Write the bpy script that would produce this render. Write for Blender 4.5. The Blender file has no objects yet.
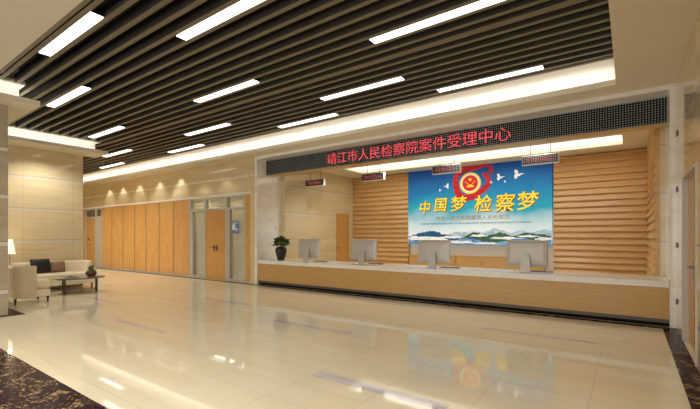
import bpy, bmesh, math, random
from mathutils import Vector, Matrix
random.seed(7)
C = bpy.context.collection
S = bpy.context.scene
PI = math.pi

# ------------------------------------------------------------------ materials
def srgb(r, g, b):
    f = lambda c: (c/255)/12.92 if c/255 <= .04045 else (((c/255)+.055)/1.055)**2.4
    return (f(r), f(g), f(b), 1)

class N:
    """small node-tree helper"""
    def __init__(s, name):
        s.m = bpy.data.materials.new(name); s.m.use_nodes = True
        s.t = s.m.node_tree; s.b = s.t.nodes['Principled BSDF']
    def n(s, typ, **kw):
        x = s.t.nodes.new(typ)
        for k, v in kw.items(): setattr(x, k, v)
        return x
    def l(s, a, b): s.t.links.new(a, b)
    def pos(s): return s.n('ShaderNodeNewGeometry').outputs['Position']
    def objc(s): return s.n('ShaderNodeTexCoord').outputs['Object']
    def mapping(s, src, scale=(1,1,1), loc=(0,0,0), rot=(0,0,0)):
        m = s.n('ShaderNodeMapping'); s.l(src, m.inputs[0])
        m.inputs['Scale'].default_value = scale; m.inputs['Location'].default_value = loc
        m.inputs['Rotation'].default_value = rot
        return m.outputs[0]
    def noise(s, vec, scale=5, detail=4, rough=.5, dist=0):
        x = s.n('ShaderNodeTexNoise'); s.l(vec, x.inputs['Vector'])
        x.inputs['Scale'].default_value = scale; x.inputs['Detail'].default_value = detail
        x.inputs['Roughness'].default_value = rough; x.inputs['Distortion'].default_value = dist
        return x.outputs['Fac']
    def ramp(s, fac, stops, interp='LINEAR'):
        r = s.n('ShaderNodeValToRGB'); s.l(fac, r.inputs[0]); e = r.color_ramp.elements
        r.color_ramp.interpolation = interp
        while len(e) < len(stops): e.new(.5)
        for i, (p, c) in enumerate(stops):
            e[i].position = p; e[i].color = c if len(c) == 4 else (*c, 1)
        return r.outputs[0]
    def math(s, op, a, b=None, c=None):
        x = s.n('ShaderNodeMath', operation=op)
        for i, v in enumerate((a, b, c)):
            if v is None: continue
            if isinstance(v, (int, float)): x.inputs[i].default_value = v
            else: s.l(v, x.inputs[i])
        return x.outputs[0]
    def sep(s, v):
        x = s.n('ShaderNodeSeparateXYZ'); s.l(v, x.inputs[0]); return x.outputs
    def mix(s, fac, a, b):
        x = s.n('ShaderNodeMix', data_type='RGBA')
        if isinstance(fac, (int, float)): x.inputs[0].default_value = fac
        else: s.l(fac, x.inputs[0])
        for i, v in ((6, a), (7, b)):
            if isinstance(v, tuple): x.inputs[i].default_value = v
            else: s.l(v, x.inputs[i])
        return x.outputs[2]
    def band(s, v, lo, hi):
        return s.math('MULTIPLY', s.math('GREATER_THAN', v, lo), s.math('LESS_THAN', v, hi))
    def bump(s, h, strength=.1, dist=.01):
        x = s.n('ShaderNodeBump'); s.l(h, x.inputs['Height'])
        x.inputs['Strength'].default_value = strength; x.inputs['Distance'].default_value = dist
        s.l(x.outputs[0], s.b.inputs['Normal'])
    def set(s, col=None, rough=None, metal=None, ior=None, spec=None, emis=None, es=None):
        b = s.b
        if col is not None:
            if isinstance(col, tuple): b.inputs['Base Color'].default_value = col
            else: s.l(col, b.inputs['Base Color'])
        if rough is not None:
            if isinstance(rough, (int, float)): b.inputs['Roughness'].default_value = rough
            else: s.l(rough, b.inputs['Roughness'])
        if metal is not None: b.inputs['Metallic'].default_value = metal
        if ior is not None: b.inputs['IOR'].default_value = ior
        if spec is not None: b.inputs['Specular IOR Level'].default_value = spec
        if emis is not None:
            if isinstance(emis, tuple): b.inputs['Emission Color'].default_value = emis
            else: s.l(emis, b.inputs['Emission Color'])
            b.inputs['Emission Strength'].default_value = es
        return s.m

def plain(name, col, rough=.5, metal=0, var=.06, scale=30, bump=0):
    """a colour with slight procedural variation"""
    k = N(name); f = k.noise(k.pos(), scale, 3)
    a = tuple(max(0, c*(1-var)) for c in col[:3])+(1,); b = tuple(min(1, c*(1+var)) for c in col[:3])+(1,)
    if bump: k.bump(f, bump, .004)
    return k.set(k.ramp(f, [(.3, a), (.7, b)]), rough, metal)

def emit(name, col, strength):
    k = N(name); return k.set((.02, .02, .02, 1), .5, emis=col, es=strength)

def marble_wall(name, base, vein, bandcol, rough=.07, joint_axis=None, pitch=1.2):
    k = N(name); p = k.pos(); x, y, z = k.sep(p)
    f = k.noise(k.mapping(p, (.25, .25, 1.6)), 2.2, 6, .6, 1.2)
    col = k.ramp(f, [(.3, vein), (.52, base), (.75, tuple(min(1, c*1.08) for c in base[:3])+(1,))])
    if bandcol:
        bf = None
        for zc in (.45, 1.36, 2.26, 3.16):
            b = k.band(z, zc-.035, zc+.035)
            bf = b if bf is None else k.math('MAXIMUM', bf, b)
        col = k.mix(bf, col, bandcol)
        df = None
        for zc in (.45, 1.36, 2.26, 3.16):
            b = k.band(z, zc+.035, zc+.05)
            df = b if df is None else k.math('MAXIMUM', df, b)
        col = k.mix(k.math('MULTIPLY', df, .5), col, (.16, .11, .06, 1))
    if joint_axis is not None:
        a = (x, y)[joint_axis]
        fr = k.math('FRACT', k.math('DIVIDE', a, pitch))
        col = k.mix(k.math('MULTIPLY', k.math('LESS_THAN', fr, .006), .45), col, (.2, .14, .08, 1))
    return k.set(col, rough)

M = {}
M['wall_y'] = marble_wall('cream_marble_side', srgb(208,189,152), srgb(199,179,140), srgb(204,192,172), joint_axis=1)
M['wall_x'] = marble_wall('cream_marble_back', srgb(210,192,154), srgb(202,182,144), None, joint_axis=0, pitch=1.05)
M['column'] = marble_wall('column_marble', srgb(176,164,138), srgb(164,152,126), srgb(208,202,190))
M['jamb'] = None
k = N('grey_marble'); p = k.pos()
f = k.noise(k.mapping(p, (1, 1, 1.4)), 2.2, 7, .62, 1.5)
M['jamb'] = k.set(k.ramp(f, [(.28, srgb(214,210,200)), (.5, srgb(236,232,224)), (.72, srgb(222,218,210))]), .05, ior=1.7)

# floor: beige polished tiles with violet-grey inlaid strips
k = N('beige_floor_marble'); p = k.pos(); x, y, z = k.sep(p)
tx = k.math('DIVIDE', k.math('ADD', x, .306+.83*60), .83); ty = k.math('DIVIDE', k.math('ADD', y, .83*20-5.04), .83)
cell = k.n('ShaderNodeCombineXYZ'); k.l(k.math('FLOOR', tx), cell.inputs[0]); k.l(k.math('FLOOR', ty), cell.inputs[1])
wn = k.n('ShaderNodeTexWhiteNoise', noise_dimensions='3D'); k.l(cell.outputs[0], wn.inputs['Vector'])
f = k.noise(k.mapping(p, (.35, 1.5, 1)), 2.0, 7, .6, 1.0)
f2 = k.math('ADD', f, k.math('MULTIPLY', k.math('SUBTRACT', wn.outputs[0], .5), .10))
col = k.ramp(f2, [(.25, srgb(224,213,180)), (.5, srgb(231,221,192)), (.75, srgb(235,227,200))])
jx = k.math('LESS_THAN', k.math('FRACT', tx), .007); jy = k.math('LESS_THAN', k.math('FRACT', ty), .007)
col = k.mix(k.math('MULTIPLY', k.math('MAXIMUM', jx, jy), .3), col, srgb(120,96,62))
inf = None
for (xa, xb, ya, yb) in ((-2.8,-1.3,3.20,3.36),(-5.2,-3.5,4.86,4.98),(-7.55,-5.9,3.24,3.36),(-8.4,-6.7,5.64,5.76),
                         (-1.95,-.32,6.44,6.55),(-5.1,-3.5,7.55,7.64),(-11,-9.2,4.07,4.18)):
    b = k.math('MULTIPLY', k.band(x, xa, xb), k.band(y, ya, yb)); inf = b if inf is None else k.math('MAXIMUM', inf, b)
vf = k.noise(k.mapping(p, (1, 3, 1)), 5, 5, .6, 1)
col = k.mix(inf, col, k.ramp(vf, [(.3, srgb(186,181,188)), (.6, srgb(212,206,208))]))
M['floor'] = k.set(col, .04, ior=1.46)

k = N('dark_gold_veined_marble'); p = k.pos()
f = k.noise(k.mapping(p, (1, 1, 1), rot=(0, 0, .5)), 1.6, 9, .68, 2.0)
f2 = k.noise(k.mapping(p, (1, 2.2, 1)), 7, 6, .7, 1.5)
vein = k.ramp(f, [(.475, (0,0,0)), (.51, (1,1,1)), (.55, (0,0,0))])
vm = k.math('MULTIPLY', vein, k.ramp(f2, [(.46, (0,0,0)), (.60, (1,1,1))]))
base = k.ramp(f2, [(.35, srgb(22,12,18)), (.55, srgb(52,30,38)), (.75, srgb(78,70,82))])
M['dark_floor'] = k.set(k.mix(k.math('MULTIPLY', vm, .85), base, srgb(196,166,112)), .2, ior=1.15, spec=.25)

def wood(name, c1, c2, c3, grain=(1.2, 1.2, 22), rough=.32):
    k = N(name); p = k.pos()
    f = k.noise(k.mapping(p, grain), 2.2, 6, .6, .6)
    g = k.noise(k.mapping(p, tuple(v*4 for v in grain)), 3, 3, .5)
    h = k.math('ADD', k.math('MULTIPLY', f, .75), k.math('MULTIPLY', g, .25))
    return k.set(k.ramp(h, [(.3, c1), (.5, c2), (.7, c3)]), rough)
M['wood'] = wood('honey_wood', srgb(180,138,82), srgb(191,150,93), srgb(202,162,106))
M['panel_wood'] = wood('wall_panel_wood', srgb(192,142,78), srgb(205,156,90), srgb(215,168,102), grain=(3, 3, 1.0))
M['door_wood'] = wood('door_wood', srgb(188,138,74), srgb(200,150,84), srgb(210,162,96), grain=(8, 8, 1))
M['slat_wood'] = wood('cedar_slat_wood', srgb(190,148,94), srgb(203,163,109), srgb(214,177,124), grain=(.7, .7, 10))
M['white'] = plain('white_paint', srgb(236,232,222), .6, var=.02)
M['soffit'] = plain('soffit_paint', srgb(218,208,186), .55, var=.02, scale=1)
M['void'] = plain('black_void', srgb(22,18,15), .9)
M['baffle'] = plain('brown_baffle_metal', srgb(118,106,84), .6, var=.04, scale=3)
M['baffle_shade'] = plain('shade_painted_baffle', srgb(62,56,49), .6, var=.04, scale=3)  # baffle colour darkened to stand for shade on the sides
M['counter'] = None
k = N('white_stone_top'); p = k.pos(); f = k.noise(p, 7, 8, .7, 1)
M['counter'] = k.set(k.ramp(f, [(.3, srgb(214,209,200)), (.45, srgb(228,224,216)), (.8, srgb(236,232,225))]), .15)
M['steel'] = plain('brushed_steel', srgb(150,145,138), .3, 1, .05)
M['alu'] = plain('silver_aluminium', srgb(182,177,168), .42, .2, .03)
M['frame_grey'] = plain('grey_frame_paint', srgb(186,180,168), .35, 0, .03)
M['black'] = plain('black_plastic', srgb(24,24,26), .3, 0, .1)
M['kick_black'] = plain('matte_black_plinth', srgb(20,17,16), .8)
M['kick_black'].node_tree.nodes['Principled BSDF'].inputs['Specular IOR Level'].default_value = .1
M['kick'] = plain('dark_kick_metal', srgb(98,88,76), .5, .2, .08)
M['red_led'] = emit('red_led', (1, .07, .10, 1), .85)
M['panel_light'] = emit('panel_light', (1, .98, .94, 1), 2.8)
M['cove'] = emit('cove_led', (1, .98, .94, 1), 6.5)
M['cove_left'] = emit('cove_led_left', (1, .97, .92, 1), 5.5)
M['trough'] = emit('trough_light', (1, .95, .86, 1), 2.8)
M['office'] = emit('office_light', (1, .96, .88, 1), 6)
M['lampshade'] = emit('lamp_shade_glow', (1, .82, .56, 1), 1.2)
M['spot'] = emit('spot_lens', (1, .9, .75, 1), .8)
M['grille'] = None
k = N('perforated_grille'); x, y, z = k.sep(k.pos())
q = k.math('MULTIPLY', k.math('LESS_THAN', k.math('FRACT', k.math('DIVIDE', y, .09)), .55), k.math('LESS_THAN', k.math('FRACT', k.math('DIVIDE', z, .05)), .55))
M['grille'] = k.set(k.mix(q, srgb(214,202,172), srgb(178,166,140)), .5)
# LED matrix face: grid of unlit grey dots
def led_mat(name, px, py):
    k = N(name); x, y, z = k.sep(k.pos())
    ax = k.math('SUBTRACT', k.math('FRACT', k.math('DIVIDE', x, px)), .5); az = k.math('SUBTRACT', k.math('FRACT', k.math('DIVIDE', z, py)), .5)
    r = k.math('ADD', k.math('MULTIPLY', ax, ax), k.math('MULTIPLY', az, az))
    return k.set(k.mix(k.math('LESS_THAN', r, .05), srgb(18,22,28), srgb(172,178,178)), .6, spec=.2)
M['led'] = led_mat('led_matrix', .042, .0435)
M['led_small'] = led_mat('led_matrix_small', .04, .04)
k = N('window_glass'); k.t.nodes.remove(k.b); out = k.t.nodes['Material Output']
tr = k.n('ShaderNodeBsdfTransparent'); tr.inputs[0].default_value = (.93,.96,.95,1); gl = k.n('ShaderNodeBsdfGlossy'); gl.inputs['Roughness'].default_value = .02
lw = k.n('ShaderNodeLayerWeight'); lw.inputs[0].default_value = .5; mx = k.n('ShaderNodeMixShader')
k.l(k.math('ADD', .04, k.math('MULTIPLY', k.math('POWER', lw.outputs['Facing'], 4.0), .5)), mx.inputs[0]); k.l(tr.outputs[0], mx.inputs[1]); k.l(gl.outputs[0], mx.inputs[2]); k.l(mx.outputs[0], out.inputs[0]); M['glass'] = k.m
M['blind'] = plain('venetian_blind', srgb(226,218,200), .5)
M['fabric'] = plain('ivory_fabric', srgb(232,220,194), .85, var=.04, scale=60, bump=.1)
M['pillow_black'] = plain('black_satin', srgb(26,22,22), .5, var=.15)
M['pillow_brown'] = plain('mauve_brown_fabric', srgb(134,102,84), .8, var=.08)
M['dark_wood'] = wood('espresso_wood', srgb(48,32,26), srgb(64,44,34), srgb(84,62,50))
M['top_wood'] = wood('grey_brown_table_top', srgb(104,92,82), srgb(124,110,98), srgb(142,128,116), rough=.2)
M['pot_black'] = plain('black_ceramic', srgb(24,20,18), .35)
M['pot_brown'] = plain('brown_glazed_ceramic', srgb(96,70,42), .3, var=.4, scale=20)
k = N('leaf_red_green'); f = k.noise(k.pos(), 14, 3)
M['leaf'] = k.set(k.ramp(f, [(.35, srgb(44,92,34)), (.5, srgb(76,122,48)), (.62, srgb(120,58,42))]), .4)
M['leaf_pale'] = plain('pale_green_leaf', srgb(132,160,122), .5, var=.2)
M['succulent'] = plain('fresh_green_leaf', srgb(86,118,58), .5, var=.25)
M['soil'] = plain('dark_soil', srgb(40,30,22), .95, var=.3)
M['notice'] = plain('blue_white_notice', srgb(96,128,178), .4)
M['notice_white'] = plain('notice_white', srgb(225,230,236), .5)
M['paper'] = plain('printed_paper', srgb(205,198,184), .6, var=.05)

# ------------------------------------------------------------------ mesh helpers
class MB:
    def __init__(s): s.bm = bmesh.new()
    def box(s, x0, x1, y0, y1, z0, z1, mat=None):
        vs = [s.bm.verts.new(p) for p in ((x0,y0,z0),(x1,y0,z0),(x1,y1,z0),(x0,y1,z0),(x0,y0,z1),(x1,y0,z1),(x1,y1,z1),(x0,y1,z1))]
        if mat: 
            for v in vs: v.co = mat @ v.co
        for f in ((3,2,1,0),(4,5,6,7),(0,1,5,4),(1,2,6,5),(2,3,7,6),(3,0,4,7)): s.bm.faces.new([vs[i] for i in f])
        return s
    def prism(s, pts, lo, hi, axis='x'):
        """extrude a closed outline along an axis; outline gives the two other coordinates"""
        def P(a, b, t): return (t, a, b) if axis == 'x' else ((a, t, b) if axis == 'y' else (a, b, t))
        A = [s.bm.verts.new(P(a, b, lo)) for a, b in pts]; B = [s.bm.verts.new(P(a, b, hi)) for a, b in pts]
        n = len(pts)
        for i in range(n): s.bm.faces.new((A[i], A[(i+1)%n], B[(i+1)%n], B[i]))
        s.bm.faces.new(A[::-1]); s.bm.faces.new(B)
        return s
    def lathe(s, prof, c=(0,0,0), n=24, cap=True):
        rings = []
        for r, z in prof:
            rings.append([s.bm.verts.new((c[0]+r*math.cos(2*PI*i/n), c[1]+r*math.sin(2*PI*i/n), c[2]+z)) for i in range(n)])
        for a, b in zip(rings, rings[1:]):
            for i in range(n): s.bm.faces.new((a[i], a[(i+1)%n], b[(i+1)%n], b[i]))
        if cap: s.bm.faces.new(rings[0][::-1]); s.bm.faces.new(rings[-1])
        return s
    def tube(s, a, b, r0, r1=None, n=12):
        r1 = r0 if r1 is None else r1
        a, b = Vector(a), Vector(b); d = (b-a).normalized(); q = d.to_track_quat('Z', 'Y'); R = []
        for p, r in ((a, r0), (b, r1)):
            R.append([s.bm.verts.new(p + q @ Vector((r*math.cos(2*PI*i/n), r*math.sin(2*PI*i/n), 0))) for i in range(n)])
        for i in range(n): s.bm.faces.new((R[0][i], R[0][(i+1)%n], R[1][(i+1)%n], R[1][i]))
        s.bm.faces.new(R[0][::-1]); s.bm.faces.new(R[1])
        return s
    def disc_y(s, x, y, z, r, thick, n=32, r_in=0):
        """disc or ring in the XZ plane facing -Y"""
        def ring(rr, yy): return [s.bm.verts.new((x+rr*math.cos(2*PI*i/n), yy, z+rr*math.sin(2*PI*i/n))) for i in range(n)]
        A, B = ring(r, y-thick), ring(r, y)
        for i in range(n): s.bm.faces.new((A[i], B[i], B[(i+1)%n], A[(i+1)%n]))
        if r_in:
            D, E = ring(r_in, y-thick), ring(r_in, y)
            for i in range(n):
                j = (i+1)%n
                s.bm.faces.new((D[i], D[j], E[j], E[i])); s.bm.faces.new((A[i], A[j], D[j], D[i])); s.bm.faces.new((B[j], B[i], E[i], E[j]))
        else: s.bm.faces.new(A); s.bm.faces.new(B[::-1])
        return s
    def poly_y(s, pts, y, thick=.004):
        """flat cut-out in the XZ plane, facing -Y"""
        A = [s.bm.verts.new((a, y-thick, b)) for a, b in pts]; B = [s.bm.verts.new((a, y, b)) for a, b in pts]; n = len(pts)
        for i in range(n): s.bm.faces.new((A[i], B[i], B[(i+1)%n], A[(i+1)%n]))
        s.bm.faces.new(A); s.bm.faces.new(B[::-1])
        return s
    def build(s, name, mat, parent=None, bevel=0, seg=2, smooth=False, local=False, sub=0):
        bmesh.ops.recalc_face_normals(s.bm, faces=s.bm.faces)
        me = bpy.data.meshes.new(name)
        if parent is not None and not local:
            off = Vector(WORLD.get(parent.name, (0,0,0)))
            for v in s.bm.verts: v.co -= off
        s.bm.to_mesh(me); s.bm.free()
        o = bpy.data.objects.new(name, me); C.objects.link(o)
        WORLD[o.name] = (0,0,0) if parent is None else WORLD.get(parent.name, (0,0,0))
        if mat is not None: me.materials.append(mat)
        if parent is not None: o.parent = parent
        if smooth or sub or bevel:
            for p in me.polygons: p.use_smooth = bool(smooth or sub)
        if bevel:
            md = o.modifiers.new('b', 'BEVEL'); md.width = bevel; md.segments = seg; md.limit_method = 'ANGLE'
        if sub:
            md = o.modifiers.new('s', 'SUBSURF'); md.levels = sub; md.render_levels = sub
        return o
WORLD = {}
def mesh_of(): return MB()

def thing(name, label, cat, loc, group=None, rz=0):
    o = bpy.data.objects.new(name, None); C.objects.link(o); o.location = loc; o.rotation_euler.z = rz
    o.empty_display_size = .1
    WORLD[o.name] = tuple(loc); o['label'] = label; o['category'] = cat
    if group: o['group'] = group
    return o
def tag(o, label, cat, group=None):
    o['label'] = label; o['category'] = cat
    if group: o['group'] = group
    return o
def struct(o, label=None):
    o['kind'] = 'structure'
    if label: o['label'] = label
    return o
def copy_tree(o, parent=None):
    c = o.copy(); C.objects.link(c)
    if parent: c.parent = parent
    for ch in list(o.children): copy_tree(ch, c)
    return c

def text(name, body, size, loc, mat, parent, extrude=.003, offset=0, shear=0, spacing=1.0, sx=1.0, width=None, local=False):
    cu = bpy.data.curves.new(name, 'FONT'); cu.body = body; cu.size = size; cu.extrude = extrude
    cu.offset = offset; cu.shear = shear; cu.space_character = spacing; cu.space_word = .35 if len(body) > 30 else 1
    cu.align_x = 'CENTER'; cu.align_y = 'CENTER'; cu.resolution_u = 3
    t = bpy.data.objects.new(name, cu); C.objects.link(t)
    dg = bpy.context.evaluated_depsgraph_get(); me = bpy.data.meshes.new_from_object(t.evaluated_get(dg))
    bpy.data.objects.remove(t); bpy.data.curves.remove(cu)
    xs = [v.co.x for v in me.vertices]; ys = [v.co.y for v in me.vertices]
    cx, cy = (min(xs)+max(xs))/2, (min(ys)+max(ys))/2
    if width: sx = width/(max(xs)-min(xs))
    off = Vector(WORLD.get(parent.name, (0,0,0))) if not local else Vector((0,0,0))
    for v in me.vertices:
        v.co = Vector(((v.co.x-cx)*sx + loc[0], loc[1]-v.co.z, (v.co.y-cy) + loc[2])) - off
    me.name = name; me.materials.clear(); me.materials.append(mat)
    o = bpy.data.objects.new(name, me); C.objects.link(o); o.parent = parent
    WORLD[o.name] = WORLD.get(parent.name, (0,0,0))
    return o

# ------------------------------------------------------------------ setting
XL, XR, YB = -24.0, .62, -3.6           # left end, right wall, wall behind the camera
YF = 8.29                               # plane of the reception front
fl = struct(MB().box(XL, XR+.3, YB, YF+.0, -.1, 0).build('floor', M['floor']), 'polished beige marble tile floor')
struct(MB().box(XL, XR, YB, 1.55, 0, .004).build('trim_1', M['dark_floor']), 'dark gold-veined marble border in the foreground')
struct(MB().box(.435, XR, 1.55, YF, 0, .004).build('trim_2', M['dark_floor']), 'dark marble border along the right wall')
struct(MB().box(XL, .435, 8.13, YF, 0, .004).build('trim_3', M['dark_floor']), 'dark marble border below the counter')
struct(MB().box(-10.75, -9.5, 1.55, 2.52, 0, .004).build('trim_4', M['dark_floor']), 'dark marble pad around the column')
struct(MB().box(-9.5, .9, YF, 13.5, -.1, 0).build('floor', M['floor']), 'floor behind the counter')

# ceiling soffits with a raised recess; slab underside at 4.0
Z4 = 4.0
ce = MB()
ce.box(-.187, XR+.3, YB, YF, Z4, Z4+.1)
ce.box(-13.8, -.187, YB, 1.735, Z4, Z4+.1)
ce.box(XL, -.187, 7.81, YF, Z4, Z4+.1)
ce.box(-13.8, -9.22, 1.735, 2.67, Z4, Z4+.1)
ce.box(-13.8, -12.96, 2.67, 5.45, Z4, Z4+.1)
ce = struct(ce.build('ceiling', M['soffit']), 'beige soffit ceiling with a lit recess')
up = MB()                                # vertical upstands behind the light troughs
up.box(XL, -.19, 8.06, 8.12, Z4+.1, 4.7)
up.box(-.186, -.12, 1.46, 8.12, Z4+.1, 4.7)
up.box(-13.30, -13.24, 2.36, 5.20, Z4+.1, 4.7)
up.box(-9.56, -9.50, 1.5, 2.42, Z4+.1, 4.7)
up.box(-9.50, -.19, 1.46, 1.51, Z4+.1, 4.7)
up.box(-14.0, -13.30, 5.14, 5.20, Z4+.1, 4.7)
up.box(-13.24, -9.56, 2.36, 2.42, Z4+.1, 4.7)
up.build('upstand', M['white'], ce)
mp = MB()
mp.box(XL, -.19, 7.43, 8.06, 4.302, 4.36); mp.box(-13.24, -12.86, 2.42, 5.20, 4.302, 4.36); mp.box(-9.50, -9.12, 1.51, 2.42, 4.302, 4.36)
mp.build('margin_plate', M['white'], ce)
MB().box(XL, -.12, 1.4, 8.12, 4.7, 4.75).build('upper_slab', M['void'], ce)
# baffles: sides coloured darker to paint in the shade between them
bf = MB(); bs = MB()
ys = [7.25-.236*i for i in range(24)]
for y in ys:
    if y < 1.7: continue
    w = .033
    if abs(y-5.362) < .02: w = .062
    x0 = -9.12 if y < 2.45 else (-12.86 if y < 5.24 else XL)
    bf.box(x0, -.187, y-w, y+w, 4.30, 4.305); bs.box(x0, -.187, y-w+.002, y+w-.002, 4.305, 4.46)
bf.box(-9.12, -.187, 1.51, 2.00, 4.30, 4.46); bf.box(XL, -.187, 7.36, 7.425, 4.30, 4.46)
b = bf.build('baffle_underside', M['baffle'], ce); b['label'] = 'brown underside of the ceiling baffles, without the painted shade'
b = bs.build('baffle_shaded_side', M['baffle_shade'], ce); b['label'] = 'ceiling baffle sides with shade painted into their colour'
# cove light strips lying in the troughs behind the lips
def cove(x0, x1, y0, y1, m='cove'):
    MB().box(x0, x1, y0, y1, Z4+.10, Z4+.125).build('cove_light', M[m], ce)
cove(XL, -.25, 7.97, 8.01)
cove(-13.14, -13.10, 2.75, 5.2, 'cove_left')
cove(-9.40, -9.36, 1.6, 2.6, 'cove_left')
cove(-13.0, -9.45, 2.52, 2.56)
cove(-8.8, -.3, 1.60, 1.64)

# walls
struct(MB().box(XL, -13.8, YB, 5.08, 0, 4.75).build('wall_left', M['wall_y']), 'cream marble wall behind the sofas')
struct(MB().box(XL-.2, XL, 5.08, YF+.2, 0, 4.75).build('wall_left', M['wall_y']), 'far end wall of the corridor')
bw_ = MB()  # back wall out of view; its openings are added to let fill light in
bw_.box(XL, XR+.3, YB-.2, YB, 3.6, 4.75); bw_.box(XL, -10.2, YB-.2, YB, 0, 3.6); bw_.box(.2, XR+.3, YB-.2, YB, 0, 3.6)
for xx in (-6.8, -3.4): bw_.box(xx-.15, xx+.15, YB-.2, YB, 0, 3.6)
struct(bw_.build('wall_back', M['wall_x']), 'unseen wall behind the camera with openings added for fill light')
wr = MB()
wr.box(XR, XR+.3, YB, 5.96, 0, Z4); wr.box(XR, XR+.3, 7.37, YF, 0, Z4); wr.box(XR, XR+.3, 5.96, 7.37, 2.35, Z4)
wr.box(XR+.25, XR+.3, 5.9, 7.4, 0, 2.4)
wr = struct(wr.build('wall_right', M['wall_y']), 'cream marble wall on the right with a door')
# right door
d = struct(MB().box(XR+.06, XR+.12, 5.99, 7.34, 0.005, 2.32).build('door_3', M['door_wood']), 'honey wood double door in the right wall')
fr = MB(); fr.box(XR-.012, XR+.12, 7.37-.03, 7.37, .005, 2.35); fr.box(XR-.012, XR+.12, 5.96, 5.99, .005, 2.35); fr.box(XR-.012, XR+.12, 5.99, 7.34, 2.32, 2.35)
fr.build('door_frame', M['frame_grey'], d)
MB().box(XR+.054, XR+.062, 6.66, 6.666, .01, 2.32).build('door_gap', M['black'], d)
for yy in (6.57, 6.76):
    h = MB().box(XR+.045, XR+.06, yy-.03, yy+.03, .93, 1.20).build('door_handle', M['steel'], d, bevel=.004)
    MB().tube((XR+.05, yy, 1.1), (XR+.0, yy, 1.1), .012).tube((XR+.0, yy-.0, 1.1), (XR+.0, yy+(.11 if yy > 6.66 else -.11), 1.1), .012).build('lever', M['steel'], h)
# black blocks painting in the dark groove gaps beside the right pillar
for zz in (.45, 1.36, 2.26, 3.16):
    MB().box(XR-.014, XR+.01, 8.15, 8.27, zz-.04, zz+.04).build('groove_gap_dark', M['black'], wr)

# ---- reception wall, left of the opening: wood panels, doors, marble above
wb = MB()
wb.box(XL, -9.50, YF, YF+.2, 2.93, 4.1)           # upper marble
wb.box(-9.78, -9.50, YF-.02, YF+.2, 0, 2.93)
wb = wb.build('wall_front', M['wall_x']); struct(wb, 'marble band above the wooden wall panels')
MB().box(XL, -9.78, YF-.03, YF, 2.86, 2.93).build('cornice', M['white'], wb, bevel=.006)
# groove band
k = MB().box(XL, -9.6, YF-.004, YF, 3.40, 3.47).build('inlay_band', M['counter'], wb)
k = N('groove_marble'); f = k.noise(k.pos(), 3, 4); gm = k.set(k.ramp(f, [(.3, srgb(222,208,180)), (.7, srgb(232,220,196))]), .2)
bpy.data.objects[wb.children[-1].name].data.materials[0] = gm
edges = [-20.37, -19.34, -18.28, -17.23, -16.28, -15.25, -14.2, -13.18]
for a in edges[1:-1]:
    MB().box(a-.02, a+.02, YF-.006, YF+.08, .06, 2.86).build('joint_strip', M['kick'], wb)
for a, c in zip(edges, edges[1:]):
    MB().box(a+.021, c-.021, YF-.01, YF+.1, .06, 2.86).build('wood_panel', M['panel_wood'], wb, bevel=.004)
MB().box(-24, -22.3, YF-.01, YF+.1, .06, 2.86).build('wood_panel', M['panel_wood'], wb, bevel=.004)
MB().box(-10.04, -9.78, YF-.01, YF+.1, .06, 2.86).build('wood_panel', M['panel_wood'], wb, bevel=.004)
MB().box(XL, -22.3, YF+.1, YF+.16, 0, 2.93).box(-20.37, -13.18, YF+.1, YF+.16, 0, 2.93).box(-10.04, -9.78, YF+.1, YF+.16, 0, 2.93).build('backing', M['void'], wb)
struct(MB().box(-20.37, -13.18, YF-.02, YF+.1, 0, .06).build('baseboard_front', M['frame_grey'], bevel=.004))
struct(MB().box(-10.04, -9.78, YF-.02, YF+.1, 0, .06).build('baseboard_front', M['frame_grey'], bevel=.004))

def blinds(x0, x1, z0, z1, y, parent, tilt=.35):
    m = MB(); z = z0+.02
    while z < z1-.02:
        R = Matrix.Translation((0, y, z)) @ Matrix.Rotation(tilt, 4, 'X')
        m.box(x0, x1, -.022, .022, -.0015, .0015, R); z += .062
    m.box(x0, x1, y-.025, y+.025, z1-.05, z1)
    return m.build('blind', M['blind'], parent)

# door unit with sidelights and transoms
d2 = MB()
for xa, xb in ((-13.18,-13.10),(-12.27,-12.17),(-11.07,-10.98),(-10.12,-10.04)): d2.box(xa, xb, YF-.01, YF+.12, 0, 2.86)
d2.box(-13.10, -10.12, YF-.008, YF+.118, 2.80, 2.86); d2.box(-13.10, -10.12, YF-.008, YF+.118, 2.40, 2.47)
d2.box(-13.10, -12.27, YF-.008, YF+.118, 0, .10); d2.box(-10.98, -10.12, YF-.008, YF+.118, 0, .10)
d2.box(-13.10, -12.98, YF+.0, YF+.112, .10, 2.40); d2.box(-10.98, -10.86, YF+.0, YF+.112, .10, 2.40)
d2 = struct(d2.build('door_2', M['frame_grey'], bevel=.004), 'door unit with glazed sidelights and transoms beside the opening')
lf = MB().box(-12.165, -11.075, YF+.01, YF+.07, .005, 2.395).build('door_leaf', M['door_wood'], d2, bevel=.003)
h = MB().box(-11.98+.18, -11.98+.23, YF-.005, YF+.01, 1.02, 1.22).build('handle', M['steel'], lf, bevel=.003) if False else None
hh = MB()
hh.box(-11.72, -11.67, YF+.0, YF+.012, 1.0, 1.20); hh.tube((-11.695, YF+.0, 1.13), (-11.695, YF-.05, 1.13), .011); hh.tube((-11.695, YF-.05, 1.13), (-11.81, YF-.05, 1.13), .011)
hh.box(-11.58, -11.53, YF+.0, YF+.012, 1.0, 1.20); hh.tube((-11.555, YF+.0, 1.13), (-11.555, YF-.05, 1.13), .011); hh.tube((-11.555, YF-.05, 1.13), (-11.44, YF-.05, 1.13), .011)
hh.build('door_handle', M['black'], lf)
MB().box(-12.0, -11.96, YF+.0, YF+.012, 1.12, 1.17).build('lock', M['steel'], lf)
MB().box(-11.628, -11.622, YF+.005, YF+.012, .01, 2.39).build('leaf_gap', M['door_wood'], lf)
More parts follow.
